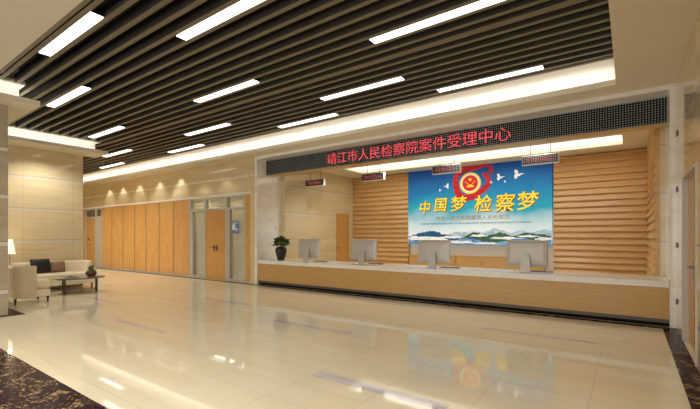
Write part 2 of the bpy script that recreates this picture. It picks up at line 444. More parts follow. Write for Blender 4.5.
for (xa, xb, za, zb) in ((-12.98,-12.27,.10,2.40),(-10.86,-10.12,.10,2.40),(-13.10,-12.27,2.47,2.80),(-12.17,-11.07,2.47,2.80),(-10.98,-10.12,2.47,2.80)):
    MB().box(xa, xb, YF+.05, YF+.058, za, zb).build('pane', M['glass'], d2)
    blinds(xa+.01, xb-.01, za+.005, zb-.005, YF+.16, d2, .5 if zb > 2.5 else .9)
n = MB().box(-10.80, -10.42, YF+.040, YF+.048, 1.60, 2.02).build('notice', M['notice'], d2)
MB().box(-10.76, -10.60, YF+.036, YF+.040, 1.72, 1.90).box(-10.57, -10.50, YF+.036, YF+.040, 1.68, 1.78).box(-10.74, -10.46, YF+.036, YF+.040, 1.93, 1.96).build('notice_print', M['notice_white'], n)
# office room behind the glazing
rm = MB(); rm.box(-13.6, -9.75, YF+1.8, YF+1.9, 0, 3.3); rm.box(-13.7, -13.6, YF+.2, YF+1.9, 0, 3.3); rm.box(-9.85, -9.75, YF+.22, YF+1.8, 0, 3.3); rm.box(-13.6, -9.85, YF+.2, YF+1.8, 3.2, 3.3)
struct(rm.build('wall_office', M['wall_x']), 'small office behind the glazed door unit')
struct(MB().box(-13.7, -9.75, YF+.12, YF+1.9, -.1, 0).build('floor', M['floor']), 'office floor')
for xx, wh in ((-12.6, 'behind the left sidelight'), (-10.9, 'behind the right sidelight')):
    t = thing('office_ceiling_light', 'small white ceiling light inside the office '+wh, 'light', (xx, YF+.9, 3.2))
    MB().box(xx-.6, xx+.6, YF+.6, YF+1.2, 3.17, 3.198).build('housing', M['white'], t)
    MB().box(xx-.57, xx+.57, YF+.63, YF+1.17, 3.160, 3.169).build('diffuser', M['office'], t)

# far left door
d1 = MB()
for xa, xb in ((-22.30,-22.14),(-21.12,-20.92),(-20.45,-20.37)): d1.box(xa, xb, YF-.01, YF+.12, 0, 2.86)
d1.box(-22.14, -20.45, YF-.008, YF+.118, 2.80, 2.86); d1.box(-22.14, -20.45, YF-.008, YF+.118, 2.40, 2.47); d1.box(-20.92, -20.45, YF-.0, YF+.11, 0, 2.40)
d1 = struct(d1.build('door_1', M['frame_grey'], bevel=.004), 'brown wooden door at the far left end of the panelled wall')
lf = MB().box(-22.135, -21.125, YF+.01, YF+.07, .005, 2.395).build('door_leaf', M['door_wood'], d1, bevel=.003)
MB().box(-21.95, -21.82, YF+.0, YF+.012, 1.3, 1.42).tube((-21.6, YF+.01, 1.1), (-21.6, YF-.05, 1.1), .012).tube((-21.6, YF-.05, 1.1), (-21.72, YF-.05, 1.1), .012).build('door_handle', M['black'], lf)
MB().box(-22.14, -20.45, YF+.05, YF+.058, 2.47, 2.80).build('pane', M['glass'], d1)
struct(MB().box(-22.5, -20.2, YF+.5, YF+.6, 0, 3.3).box(-22.5, -20.2, YF+.2, YF+.5, 2.95, 3.0).box(-22.5, -22.4, YF+.2, YF+.5, 0, 2.95).box(-20.3, -20.2, YF+.2, YF+.5, 0, 2.95).build('wall_office', M['wall_x']), 'wall behind the far left door')

# ---- reception opening: jambs, header
jm = MB()
jm.box(-9.50, -9.476, YF, 9.30, 0, 4.0); jm.box(-9.75, -9.50, YF-.03, YF+.2, 2.93, 2.935) if False else None
jm.box(-9.56, -9.476, YF-.03, YF, 0, 4.0)
jm.box(-9.476, .53, YF, 8.98, 3.92, 4.1)
jm.box(.53, XR+.3, YF, 9.30, 0, 4.0)
struct(jm.build('trim_5', M['jamb']), 'polished grey marble frame around the reception opening')
hd = MB().box(-9.476, .53, 8.70, 8.98, 3.455, 3.92).build('header', M['wood']); hd.name = 'trim_6'; struct(hd, 'wood clad header behind the LED banner')

# LED banner
t = thing('led_banner', 'long black LED banner with red Chinese characters above the reception counter', 'sign', (-4.47, 8.7, 3.457))
MB().box(-9.476, .53, 8.655, 8.70, 3.457, 3.915).build('led_panel', M['led'], t)
bz = MB(); bz.box(-9.476, .53, 8.645, 8.655, 3.457, 3.472); bz.box(-9.476, .53, 8.645, 8.655, 3.90, 3.915); bz.box(.515, .53, 8.645, 8.655, 3.472, 3.90)
bz.build('bezel', M['steel'], t)
text('red_lettering', '靖江市人民检察院案件受理中心', .335, (-4.50, 8.65, 3.68), M['red_led'], t, .003, -.003, width=4.93)

# ---- reception room
wl = MB(); wl.box(-9.5, -9.3, 9.30, 12.10, 0, 4.0); wl.box(-9.5, -9.3, 12.10, 12.92, 2.4, 4.0); wl.box(-9.5, -9.3, 12.92, 13.6, 0, 4.0)
struct(wl.build('wall_reception_left', M['wall_y']), 'cream marble side wall behind the counter')
d = struct(MB().box(-9.38, -9.33, 12.12, 12.90, .005, 2.38).build('door_4', M['door_wood']), 'narrow honey wood door behind the counter')
MB().box(-9.40, -9.29, 12.10, 12.12, 0.005, 2.4).box(-9.40, -9.29, 12.90, 12.92, 0.005, 2.4).box(-9.40, -9.29, 12.12, 12.90, 2.38, 2.4).build('door_frame', M['door_wood'], d)
MB().tube((-9.33, 12.2, 1.05), (-9.27, 12.2, 1.05), .012).tube((-9.27, 12.2, 1.05), (-9.27, 12.32, 1.05), .012).build('door_handle', M['black'], d)
struct(MB().box(-9.5, .9, 13.4, 13.6, 0, 4.0).build('wall_reception_back', M['white']), 'white back wall of the reception')
struct(MB().box(.45, .9, 9.30, 13.4, 0, 4.0).build('wall_reception_right', M['wall_y']))
def sawtooth(z0, z1, base, depth, p=.18):
    pts = []; z = z0
    pts.append((base, z0))
    while z < z1-.01:
        zt = min(z+p, z1)
        pts += [(base-depth, z+.006), (base-depth, z+.04), (base-depth+.06, zt-.006)]
        z += p
    pts.append((base, z1))
    return pts
sl = MB(); sl.prism(sawtooth(.02, 3.9, 13.39, .19), -9.29, -6.76, 'x')
sl = sl.build('slat_cladding', M['slat_wood']); tag(sl, 'horizontal cedar slat wall cladding left of the blue poster', 'wall cladding')
sr = MB(); sr.prism(sawtooth(.02, 3.9, 13.39, .19), -1.88, .44, 'x')
sr = sr.build('slat_cladding', M['slat_wood']); tag(sr, 'horizontal cedar slat wall cladding right of the blue poster', 'wall cladding')
sx = MB(); sx.prism(sawtooth(.02, 3.9, .449, .09), 9.5, 13.18, 'y')
sx = sx.build('slat_cladding', M['slat_wood']); tag(sx, 'cedar slats on the reception side wall at the right, running towards the counter', 'wall cladding')

rc = MB()
rc.box(-9.5, .9, 8.98, 11.25, 3.9, 4.0); rc.box(-9.5, .9, 12.40, 13.4, 3.9, 4.0); rc.box(-9.5, -8.27, 11.25, 12.40, 3.9, 4.0); rc.box(-.15, .9, 11.25, 12.40, 3.9, 4.0)
rc = struct(rc.build('ceiling', M['soffit']), 'reception ceiling with a long light trough')
tr = MB(); tr.box(-8.27, -.15, 12.40, 12.44, 4.0, 4.2); tr.box(-8.27, -.15, 11.21, 11.25, 4.0, 4.2); tr.box(-8.31, -8.27, 11.21, 12.44, 4.0, 4.2); tr.box(-.15, -.11, 11.21, 12.44, 4.0, 4.2)
tr.build('trough_side', M['white'], rc)
MB().box(-8.31, -.11, 11.21, 12.44, 4.2, 4.24).build('trough_light', M['trough'], rc)

# poster
k = N('poster_sky'); x, y, z = k.sep(k.pos())
g = k.math('DIVIDE', k.math('SUBTRACT', z, 1.2), 2.7)
nf = k.noise(k.mapping(k.pos(), (.5, .5, .8), rot=(0, .6, 0)), 1.1, 3, .5)
g2 = k.math('ADD', g, k.math('MULTIPLY', k.math('SUBTRACT', nf, .5), .45))
dx = k.math('DIVIDE', k.math('ADD', x, 4.3), 2.6)
g3 = k.math('ADD', g2, k.math('MULTIPLY', k.math('MULTIPLY', dx, dx), .05))
pc = k.ramp(g3, [(.05, srgb(96,150,200)), (.17, srgb(222,232,238)), (.34, srgb(190,216,226)), (.50, srgb(24,154,180)), (.72, srgb(0,108,168)), (1.0, srgb(0,52,128))])
M['poster_sky'] = k.set(pc, .6, emis=pc, es=.28)  # sky print given a faint glow to brighten the poster
def flat(name, col, es=.22, rough=.4):  # plain poster colour with the same faint glow added
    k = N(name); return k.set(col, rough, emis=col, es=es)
def ink(name, c1, c2, scale=6, es=.2):  # mottled poster colour, also glowing faintly
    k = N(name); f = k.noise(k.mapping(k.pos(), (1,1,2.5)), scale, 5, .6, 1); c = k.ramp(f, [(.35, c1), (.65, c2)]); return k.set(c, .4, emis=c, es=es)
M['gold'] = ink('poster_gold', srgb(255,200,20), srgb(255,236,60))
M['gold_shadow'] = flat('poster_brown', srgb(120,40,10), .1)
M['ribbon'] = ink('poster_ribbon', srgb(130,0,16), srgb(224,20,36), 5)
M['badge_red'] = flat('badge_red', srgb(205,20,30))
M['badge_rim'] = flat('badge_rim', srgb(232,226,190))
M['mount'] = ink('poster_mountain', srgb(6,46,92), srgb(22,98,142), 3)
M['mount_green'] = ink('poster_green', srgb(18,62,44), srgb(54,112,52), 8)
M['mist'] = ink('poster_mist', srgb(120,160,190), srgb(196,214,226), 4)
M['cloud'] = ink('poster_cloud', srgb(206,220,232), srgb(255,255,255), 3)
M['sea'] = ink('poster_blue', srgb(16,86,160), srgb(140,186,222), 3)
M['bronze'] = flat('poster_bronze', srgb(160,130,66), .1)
PY = 13.20
po = thing('poster', 'large blue sky poster with yellow Chinese characters and red ribbon badge behind the counter', 'poster', (-4.335, 13.3, 1.215))
MB().box(-6.75, -1.92, PY, 13.39, 1.215, 3.898).build('board', M['poster_sky'], po)
def ridge(name, x0, x1, prof, zb, y, mat, jag=.02, n=60):
    pts = [(x0, zb)]
    for i in range(n+1):
        u = i/n; xx = x0+(x1-x0)*u
        s = u*(len(prof)-1); j = min(int(s), len(prof)-2); a = prof[j]*(1-(s-j))+prof[j+1]*(s-j)
        pts.append((xx, max(zb+.01, a+random.uniform(-jag, jag))))
    pts.append((x1, zb))
    return MB().poly_y(pts, y, .002).build(name, mat, po)
ridge('mountain', -6.74, -1.93, [1.50,1.56,1.62,1.74,1.66,1.58,1.62,1.70,1.60,1.55,1.66,1.78,1.68,1.60,1.70,1.62,1.72,1.66], 1.30, PY+.001, M['mist'], .025)
ridge('mountain', -6.72, -4.75, [1.50,1.58,1.66,1.70,1.66,1.60,1.50,1.42], 1.30, PY, M['mount'])
ridge('mountain', -4.75, -1.93, [1.42,1.55,1.66,1.62,1.50,1.58,1.64,1.58,1.50,1.60,1.62,1.55,1.58,1.50], 1.30, PY, M['mount_green'])
ridge('sea', -6.74, -1.93, [1.36,1.30,1.38,1.34,1.30,1.42,1.44,1.34,1.30,1.40,1.46,1.36,1.38], 1.22, PY-.002, M['sea'], .01)
def cloud(cx, cz, w, h, y):
    m = MB(); m.bm.free(); m.bm = bmesh.new(); pts = []
    n = 40
    for i in range(n):
        a = 2*PI*i/n; r = 1+.18*math.sin(5*a+cx*7)+.1*math.sin(9*a+cz*5)
        pts.append((max(-6.74, min(-1.93, cx+w*r*math.cos(a))), max(1.222, cz+h*r*math.sin(a)*(1 if math.sin(a) > 0 else .6))))
    m.poly_y(pts, y, .001).build('cloud', M['cloud'], po)
for i, c in enumerate(((-6.45,1.42,.35,.10),(-5.75,1.40,.55,.10),(-5.05,1.47,.30,.055),(-4.85,1.30,.55,.06),(-4.15,1.52,.25,.05),(-3.3,1.44,.45,.05),(-2.6,1.50,.30,.04),(-2.1,1.42,.28,.06),(-3.9,1.27,.35,.035),(-5.3,1.60,.18,.04))):
    cloud(*c, PY-.0045-.0003*i)
# big characters with a brown shadow, brush-like and slanted
for body, cx, cz, sz, w in (('中', -6.07, 2.55, .50, .42), ('国', -5.47, 2.62, .52, .48), ('梦', -4.82, 2.63, .56, .58), ('检', -3.97, 2.60, .60, .60), ('察', -3.28, 2.60, .64, .62), ('梦', -2.60, 2.62, .62, .64)):
    text('lettering_shadow', body, sz, (cx+.018, PY-.002, cz-.022), M['gold_shadow'], po, .002, .010 if body == '察' else .010, .12, width=w+.02)
    text('gold_lettering', body, sz, (cx, PY-.007, cz), M['gold'], po, .002, .006 if body == '察' else .007, .12, width=w)
text('bronze_lettering', '中华人民共和国最高人民检察院', .17, (-4.38, PY-.003, 2.14), M['bronze'], po, .002, .0, width=2.5)
text('small_lettering', "THE SUPREME PEOPLE'S PROCURATORATE OF THE PEOPLE'S REPUBLIC OF CHINA", .07, (-4.38, PY-.003, 1.955), M['black'], po, .002, .0, width=3.75)
# ribbon: a swept loop round the badge with two tails
def ribbon(path, widths, y):
    m = MB(); n = len(path); L = []; Rr = []
    for i, (px, pz) in enumerate(path):
        a = path[max(0, i-1)]; b = path[min(n-1, i+1)]; d = Vector((b[0]-a[0], b[1]-a[1])).normalized(); nn = Vector((-d.y, d.x))*widths[i]/2
        L.append((px+nn.x, pz+nn.y)); Rr.append((px-nn.x, pz-nn.y))
    for i in range(n-1):
        A = [m.bm.verts.new((p[0], y-.003, p[1])) for p in (L[i], L[i+1], Rr[i+1], Rr[i])]; m.bm.faces.new(A)
    bmesh.ops.remove_doubles(m.bm, verts=m.bm.verts, dist=.0005)
    g = bmesh.ops.extrude_face_region(m.bm, geom=m.bm.faces[:])
    for v in [e for e in g['geom'] if isinstance(e, bmesh.types.BMVert)]: v.co.y += .002
    return m.build('ribbon', M['ribbon'], po)
BX, BZ = -4.41, 3.31
loop = []; wd = []
for i in range(41):
    a = math.radians(100+ i*(300/40)); r = .50+.05*math.sin(i*.4)
    loop.append((BX-.0+ r*1.12*math.cos(a), BZ-.0+ r*.92*math.sin(a))); wd.append(.10+.12*math.sin(PI*i/40)**.6)
ribbon(loop, wd, PY)
ribbon([(-4.75,3.62),(-4.70,3.75),(-4.55,3.87),(-4.40,3.885)], [.10,.16,.12,.03], PY-.003)
t1 = [(-4.98,3.42),(-4.88,3.62),(-4.66,3.76),(-4.36,3.80),(-4.08,3.83),(-3.84,3.86)]
ribbon(t1, [.10,.18,.18,.14,.12,.04], PY-.004)
ribbon([(-3.86,3.85),(-3.74,3.80),(-3.72,3.68),(-3.80,3.62),(-3.66,3.54)], [.05,.16,.14,.10,.04], PY-.005)
ribbon([(-4.9,3.62),(-4.8,3.78),(-4.72,3.89)], [.10,.14,.10], PY-.006)
bd = MB().disc_y(BX, PY-.008, BZ, .36, .008, 40).build('badge', M['badge_rim'], po)
MB().disc_y(BX, PY-.016, BZ, .36, .003, 40, .315).build('badge_rim', M['gold'], bd)
MB().disc_y(BX, PY-.016, BZ, .265, .003, 40).build('badge_field', M['badge_red'], bd)
def star(m, cx, cz, r, y):
    pts = [(cx+(r if i%2 == 0 else r*.4)*math.sin(i*PI/5), cz+(r if i%2 == 0 else r*.4)*math.cos(i*PI/5)) for i in range(10)]
    m.poly_y(pts, y, .003)
sm = MB(); star(sm, BX, BZ+.12, .075, PY-.020)
for dx_, dz_ in ((-.15,.04),(-.09,-.01),(.09,-.01),(.15,.04)): star(sm, BX+dx_, BZ+dz_, .032, PY-.020)
sm.poly_y([(BX-.12,BZ-.14),(BX+.12,BZ-.14),(BX+.12,BZ-.085),(BX+.08,BZ-.085),(BX+.06,BZ-.05),(BX-.06,BZ-.05),(BX-.08,BZ-.085),(BX-.12,BZ-.085)], PY-.020, .003)
sm.build('badge_star', M['gold'], bd)
def dove(cx, cz, s, fl_=1):
    P = lambda a, b: (cx+a*s*fl_, cz+b*s)
    m = MB()
    m.poly_y([P(-.5,-.15),(P(-.2,-.28)),P(.25,-.2),P(.55,.02),P(.95,.08),P(.55,.16),P(.1,.1),P(-.3,.08)], PY-.001, .003)
    m.poly_y([P(-.25,0),P(-.45,.5),P(-.3,.75),P(0,.6),P(.12,.05)], PY-.002, .003)
    m.poly_y([P(-.3,-.1),P(-.45,-.42),P(-.15,-.55),P(.05,-.15)], PY-.002, .003)
    m.build('dove', M['badge_white'], po)
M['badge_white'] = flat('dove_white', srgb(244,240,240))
dove(-5.24, 3.26, .15, -1); dove(-5.49, 3.14, .08, 1); dove(-3.45, 3.42, .18, 1); dove(-3.72, 3.28, .07, 1); dove(-3.28, 3.27, .06, 1); dove(-2.90, 3.46, .23, 1)

# back credenza below the poster
t = thing('credenza', 'low honey wood back cabinet below the blue poster', 'cabinet', (-4.3, 13.2, 0))
MB().box(-6.6, -2.1, 13.0, 13.38, .08, .82).build('body', M['wood'], t, bevel=.004)
MB().box(-6.55, -2.15, 13.03, 13.37, 0, .08).build('plinth', M['kick'], t)
MB().box(-6.62, -2.08, 12.98, 13.385, .82, .84).build('cabinet_top', M['wood'], t, bevel=.004)
for i in range(5):
    dd = MB().box(-6.58+i*.896, -6.58+.88+i*.896, 12.985, 13.0, .10, .80).build('door', M['wood'], t, bevel=.003)
    MB().box(-5.76+i*.896-.02, -5.76+i*.896, 12.975, 12.985, .55, .70).build('handle', M['steel'], dd)

# ---- reception counter
t = thing('reception_counter', 'long reception counter with honey wood front and white stone top', 'counter', (-4.47, 8.8, 0))
MB().box(-9.475, .528, 8.32, 9.2, .13, .655).build('wood_front', M['wood'], t)
MB().box(-9.475, .528, 8.36, 9.15, .004, .13).build('kick_plate', M['kick_black'], t)
MB().box(-9.47, .525, 8.30, 9.28, .655, .762).build('worktop', M['counter'], t, bevel=.006)
MB().box(-9.475, .528, 8.335, 8.36, .065, .13).build('metal_trim', M['kick'], t)

# hanging LED signs
def hanging_sign():
    t = thing('hanging_led_sign', '', 'sign', (0, 0, 3.9), 'small LED signs hanging over the counter')
    t['category'] = 'sign'
    MB().box(-.405, .405, -.05, .05, -.66, -.435).build('casing', M['white'], t, bevel=.004, local=True)
    MB().box(-.395, .395, -.056, -.05, -.65, -.445).build('led_panel', M['led_small'], t, local=True)
    for s in (-.22, .22):
        MB().tube((s, 0, -.435), (s, 0, -.012), .007).build('rod', M['black'], t, local=True)
        MB().lathe([(.035, -.014), (.035, -.0)], (s, 0, 0)).build('ceiling_rose', M['black'], t, local=True)
    return t
hs = hanging_sign()
tx_ = text('red_lettering', '案件受理窗口', .10, (0, -.057, -.548), M['red_led'], hs, .001, -.002, width=.6, local=True)
labels = ['small LED sign hanging furthest left, in front of the cream marble side wall',
          'small LED sign hanging in front of the left cedar slats, above the second monitor',
          'small LED sign hanging in front of the top left part of the blue poster',
          'small LED sign hanging at the top right corner of the blue poster']
sx_ = [P_ for P_ in (-8.86, -6.50, -4.12, -1.76)]
first = hs
for i, xx in enumerate(sx_):
    s_ = first if i == 0 else copy_tree(first)
    s_.location = (xx, 10.35, 3.9); s_['label'] = labels[i]

# ---- monitors
def monitor():
    t = thing('desktop_monitor', '', 'monitor', (0, 0, 0), 'silver monitors on the reception counter')
    tilt = Matrix.Translation((0, .09, .375)) @ Matrix.Rotation(math.radians(-4), 4, 'X')
    m = MB()
    # casing with a gently bulging back: stacked rings
    W, H = .39, .265
    rings = [(1, 1, .012), (1, 1, -.002), (.97, .96, -.014), (.80, .75, -.030), (.45, .42, -.040)]
    R = []
    for a, b_, yy in rings:
        R.append([m.bm.verts.new(tilt @ Vector((sx*W*a, yy, sz*H*b_))) for sx, sz in ((-1,-1),(1,-1),(1,1),(-1,1))])
    for q, w in zip(R, R[1:]):
        for i in range(4): m.bm.faces.new((q[i], q[(i+1)%4], w[(i+1)%4], w[i]))
    m.bm.faces.new(R[0]); m.bm.faces.new(R[-1])
    m.build('casing', M['alu'], t, bevel=.004, local=True)
    MB().box(-.375, .375, .0125, .016, -.18, .25, tilt).build('screen', M['black'], t, local=True)
    st = MB()
    st.prism([(-.055,0.0),(.14,0.0),(.14,.008),(-.038,.010),(.035,.36),(.012,.36)], -.10, .10, 'x')
    for v in st.bm.verts:
        if v.co.z > .2: v.co.x *= .66
    st = st.build('stand', M['alu'], t, bevel=.002, local=True)
    MB().disc_y(0, -.022, .13, .024, .004, 20).build('cable_hole', M['kick'], st, local=True)
    return t
mo = monitor()
mlab = ['silver desktop monitor nearest the potted plant, furthest left of the four on the counter',
        'silver desktop monitor in front of the left cedar slats, beside the narrow wooden door',
        'silver desktop monitor seen from behind, below the left half of the blue poster',
        'silver desktop monitor seen from behind, below the right edge of the blue poster']
for i, (xx, yy, rz) in enumerate(((-7.66, 8.56, 0), (-5.80, 8.66, 0), (-3.76, 8.58, 0), (-1.75, 8.68, 0))):
    o = mo if i == 0 else copy_tree(mo)
    o.scale = (1.03, 1.03, 1.03); o.location = (xx, yy, .762); o.rotation_euler.z = math.radians(rz); o['label'] = mlab[i]
klab = ['first monitor beside the potted plant', 'second monitor in front of the cedar slats', 'monitor below the left half of the poster', 'largest monitor below the right edge of the poster']
ky = thing('keyboard', '', 'keyboard', (0,0,0), 'keyboards on the reception counter')
MB().box(-.22, .22, -.06, .06, 0, .014).build('keyboard_base', M['kick'], ky, bevel=.003, local=True)
kk = MB()
for r in range(4):
    for c_ in range(14): kk.box(-.205+c_*.0295, -.205+c_*.0295+.024, -.052+r*.026, -.052+r*.026+.021, .014, .018)
kk.build('keys', M['black'], ky, local=True)
for i, (xx, yy) in enumerate(((-7.40, 8.88), (-5.54, 8.97), (-3.46, 8.90), (-1.50, 8.98))):
    o = ky if i == 0 else copy_tree(ky)
    o.location = (xx, yy, .7625); o['label'] = 'slim keyboard lying behind the '+klab[i]
ms = MB(); ms.lathe([(.001,0),(.03,0),(.034,.008),(.03,.02),(.018,.028),(.001,.031)], (0,0,0), 20)
for v in ms.bm.verts: v.co.y *= 1.6
ms = ms.build('computer_mouse', M['white'], smooth=True); ms.location = (-2.02, 8.86, .7625)
tag(ms, 'small white mouse on the counter left of the largest monitor', 'mouse')

# ---- plants
def leaf(m, base, tip, w, thick=.004):
    base, tip = Vector(base), Vector(tip); d = tip-base; L = d.length; d.normalize()
    side = d.cross(Vector((0,0,1))); side = side.normalized() if side.length > .01 else Vector((1,0,0))
    nrm = side.cross(d).normalized(); prev = None
    n = 5; top = []; 
    L0 = []; R0 = []; Mid = []
    for i in range(n+1):
        u = i/n; ww = w*math.sin(PI*min(.97, max(.04, u)))**.8
        c = base + d*L*u - Vector((0,0,1))*.25*L*u*u
        Mid.append(m.bm.verts.new(c + nrm*-.15*ww)); L0.append(m.bm.verts.new(c+side*ww)); R0.append(m.bm.verts.new(c-side*ww))
    for i in range(n):
        m.bm.faces.new((L0[i], L0[i+1], Mid[i+1], Mid[i])); m.bm.faces.new((Mid[i], Mid[i+1], R0[i+1], R0[i]))
def foliage(n, c, rx, rz, lw, ll, up=.3):
    m = MB()
    for i in range(n):
        a = random.uniform(0, 2*PI); e = random.uniform(-.2, 1.4); r = random.uniform(.3, 1)
        d = Vector((math.cos(a)*math.cos(e), math.sin(a)*math.cos(e), math.sin(e)))
        b = Vector(c) + Vector((d.x*rx*r, d.y*rx*r, d.z*rz*r)); dd = (d+Vector((random.uniform(-.6,.6), random.uniform(-.6,.6), up))).normalized()
        leaf(m, b-dd*ll*.3, b+dd*ll*.7, lw*random.uniform(.7, 1.1))
    return m
pl = thing('potted_plant', 'bushy green and red leaved plant in a black vase on the counter', 'plant', (-8.90, 8.74, .762))
MB().lathe([(.085,0),(.10,.02),(.135,.14),(.165,.26),(.160,.32),(.130,.355),(.125,.37),(.110,.37),(.11,.33)], n=28).build('vase', M['pot_black'], pl, smooth=True, local=True)
MB().lathe([(.001,.33),(.109,.33)], n=20, cap=False).build('soil', M['soil'], pl, local=True)
st = MB()
for i in range(7):
    a = i*2*PI/7; st.tube((0,0,.33), (.13*math.cos(a), .13*math.sin(a), .48), .008)
st.build('stem', M['leaf'], pl, local=True)
m = MB(); m.bm.free(); m = foliage(10, (0,0,.55), .1, .1, .04, .14)
for cx, cy, cz in [(0,0,.62)]+[(.19*math.cos(a), .17*math.sin(a), .50+.05*math.sin(3*a)) for a in [j*2*PI/7 for j in range(7)]]+[(.08*math.cos(a), .08*math.sin(a), .58) for a in (0,2,4)]:
    for i in range(26):
        a = random.uniform(0, 2*PI); e = random.uniform(-.5, 1.5)
        dd = Vector((math.cos(a)*math.cos(e), math.sin(a)*math.cos(e), math.sin(e)))
        leaf(m, Vector((cx,cy,cz)), Vector((cx,cy,cz))+dd*random.uniform(.09,.14), .036)
m.build('foliage', M['leaf'], pl, local=True); pl.scale = (1.1, 1.1, 1.1)

# ---- near column on the left
co = MB().box(-10.6, -9.673, 1.45, 2.30, 0, 4.0).build('column', M['column'], bevel=.006)
co.name = 'wall_column'; struct(co, 'square marble-clad column at the left edge')

# ---- linear ceiling lights
def panel(x0, yc, label, L=1.84):
    t = thing('linear_ceiling_light', label, 'ceiling light', (x0+L/2, yc, 4.30), 'linear lights between the ceiling baffles')
    MB().box(x0, x0+L, yc-.078, yc+.078, 4.315, 4.40).build('housing', M['black'], t)
    MB().box(x0+.004, x0+L-.004, yc-.074, yc+.074, 4.298, 4.314).build('diffuser', M['panel_light'], t)
W_ = 'white linear ceiling light '
for x0, yc, lb in (
    (-7.33, 2.177, W_+'nearest the camera, in the upper left corner'),
    (-5.16, 3.121, W_+'cut by the top edge of the photo, left of centre'),
    (-10.17, 3.121, W_+'just below the upper left corner light, close to the left cove'),
    (-3.02, 4.773, W_+'cut by the top edge of the photo, right of centre'),
    (-7.33, 4.773, W_+'middle one of three in the third row from the camera'),
    (-12.42, 4.773, W_+'beside the long left cove, left end of the third row'),
    (-5.12, 6.189, W_+'right one of the fourth row from the camera'),
    (-9.98, 6.189, W_+'middle one of the fourth row from the camera'),
    (-15.02, 6.189, W_+'left one of the fourth row, just beyond the left cove corner'),
    (-3.01, 7.133, W_+'furthest right beside the long reception-side cove'),
    (-7.32, 7.133, W_+'second from the right along the long reception-side cove'),
    (-12.49, 7.133, W_+'third from the right along the long reception-side cove'),
    (-17.6, 7.133, W_+'furthest away, left end of the row along the long cove')):
    panel(x0, yc, lb)

# downlights washing the marble band
sl_lab = ['leftmost', 'second from the left', 'middle', 'second from the right', 'rightmost']
for i, xx in enumerate((-19.54, -18.25, -16.79, -15.2, -13.72)):
    t = thing('wall_washer_downlight', sl_lab[i]+' of five small downlights washing the marble above the wood panels', 'downlight', (xx, 8.0, 4.0), 'downlights over the wood panels')
    MB().disc_y(0,0,0,.05,.01) if False else None
    MB().lathe([(.045,-.012),(.055,-.012),(.055,-.001),(.045,-.001)], n=20, cap=False).build('trim_ring', M['steel'], t, local=True)
    MB().lathe([(.042,-.008),(.042,-.002)], n=20).build('lens', M['spot'], t, local=True)
    ld = bpy.data.lights.new('wall_washer', 'SPOT'); ld.energy = 24; ld.spot_size = math.radians(84); ld.spot_blend = .5; ld.color = (1,.97,.90); ld.shadow_soft_size = .02
    lo = bpy.data.objects.new('lamp', ld); C.objects.link(lo); lo.parent = t; lo.location = (0,0,-.03); lo.rotation_euler = (math.radians(3),0,0)

# fill lamps added out of view, under the soffit behind the camera
for i, (xx, yy) in enumerate(((-1.5,-1.2),(-4.5,-1.2),(-8.5,-1.2))):
    ld = bpy.data.lights.new('downlight', 'AREA'); ld.shape = 'DISK'; ld.size = .5; ld.energy = 130 if i < 2 else 35; ld.color = (1,.96,.90)
    lo = bpy.data.objects.new('unseen_soffit_fill', ld); C.objects.link(lo); lo.location = (xx, yy, 3.98)
for xx, yy, zz, en in ((-15.2,5.5,4.28,170),(-17.0,5.6,4.28,170),(-19.5,5.6,4.28,170),(-21.5,5.8,4.28,130),(-12.9,3.9,3.98,110),(-11.6,2.9,4.28,60)):  # unseen lamps added to brighten the corridor and lounge
    ld = bpy.data.lights.new('downlight', 'SPOT'); ld.spot_size = math.radians(145); ld.spot_blend = .7; ld.shadow_soft_size = .04; ld.energy = en; ld.color = (1,.96,.90)
    lo = bpy.data.objects.new('unseen_hall_fill', ld); C.objects.link(lo); lo.location = (xx, yy, zz)
for xx in (-7.8,-5.8,-3.8,-1.8):  # unseen spots added above the counter to brighten the reception
    ld = bpy.data.lights.new('downlight', 'SPOT'); ld.spot_size = math.radians(120); ld.spot_blend = .6; ld.shadow_soft_size = .06; ld.energy = 110; ld.color = (1,.95,.87)
    lo = bpy.data.objects.new('unseen_reception_fill', ld); C.objects.link(lo); lo.location = (xx, 10.2, 3.89)

# ------------------------------------------------------------------ lounge
# sofa along the left wall, facing +X. local: x depth (back at 0), y width
so = thing('sofa', 'long ivory upholstered sofa against the marble wall behind the coffee table', 'sofa', (-13.72, 3.30, 0))
def cushion(m, x0, x1, y0, y1, z0, z1): m.box(x0, x1, y0, y1, z0, z1)
MB().box(.0, .92, .0, 1.75, .14, .32).build('base', M['fabric'], so, bevel=.02, local=True)
MB().box(.0, .20, .0, 1.75, .32, .78).build('backrest', M['fabric'], so, bevel=.05, seg=4, local=True)
for a, b_ in ((.02,.86),(.88,1.72)):
    MB().box(.19, .95, a, b_, .322, .47).build('seat_cushion', M['fabric'], so, bevel=.05, seg=4, local=True)
MB().box(.0, .62, 1.66, 1.76, .32, .78).build('arm', M['fabric'], so, bevel=.03, seg=3, local=True)
MB().box(.0, .62, -.0, .10, .32, .78).build('arm', M['fabric'], so, bevel=.03, seg=3, local=True)
for a, b_ in ((.08,.08),(.84,.08),(.08,1.67),(.84,1.67)):
    MB().tube((a,b_,0),(a,b_,.15),.018,.028).build('leg', M['dark_wood'], so, local=True)

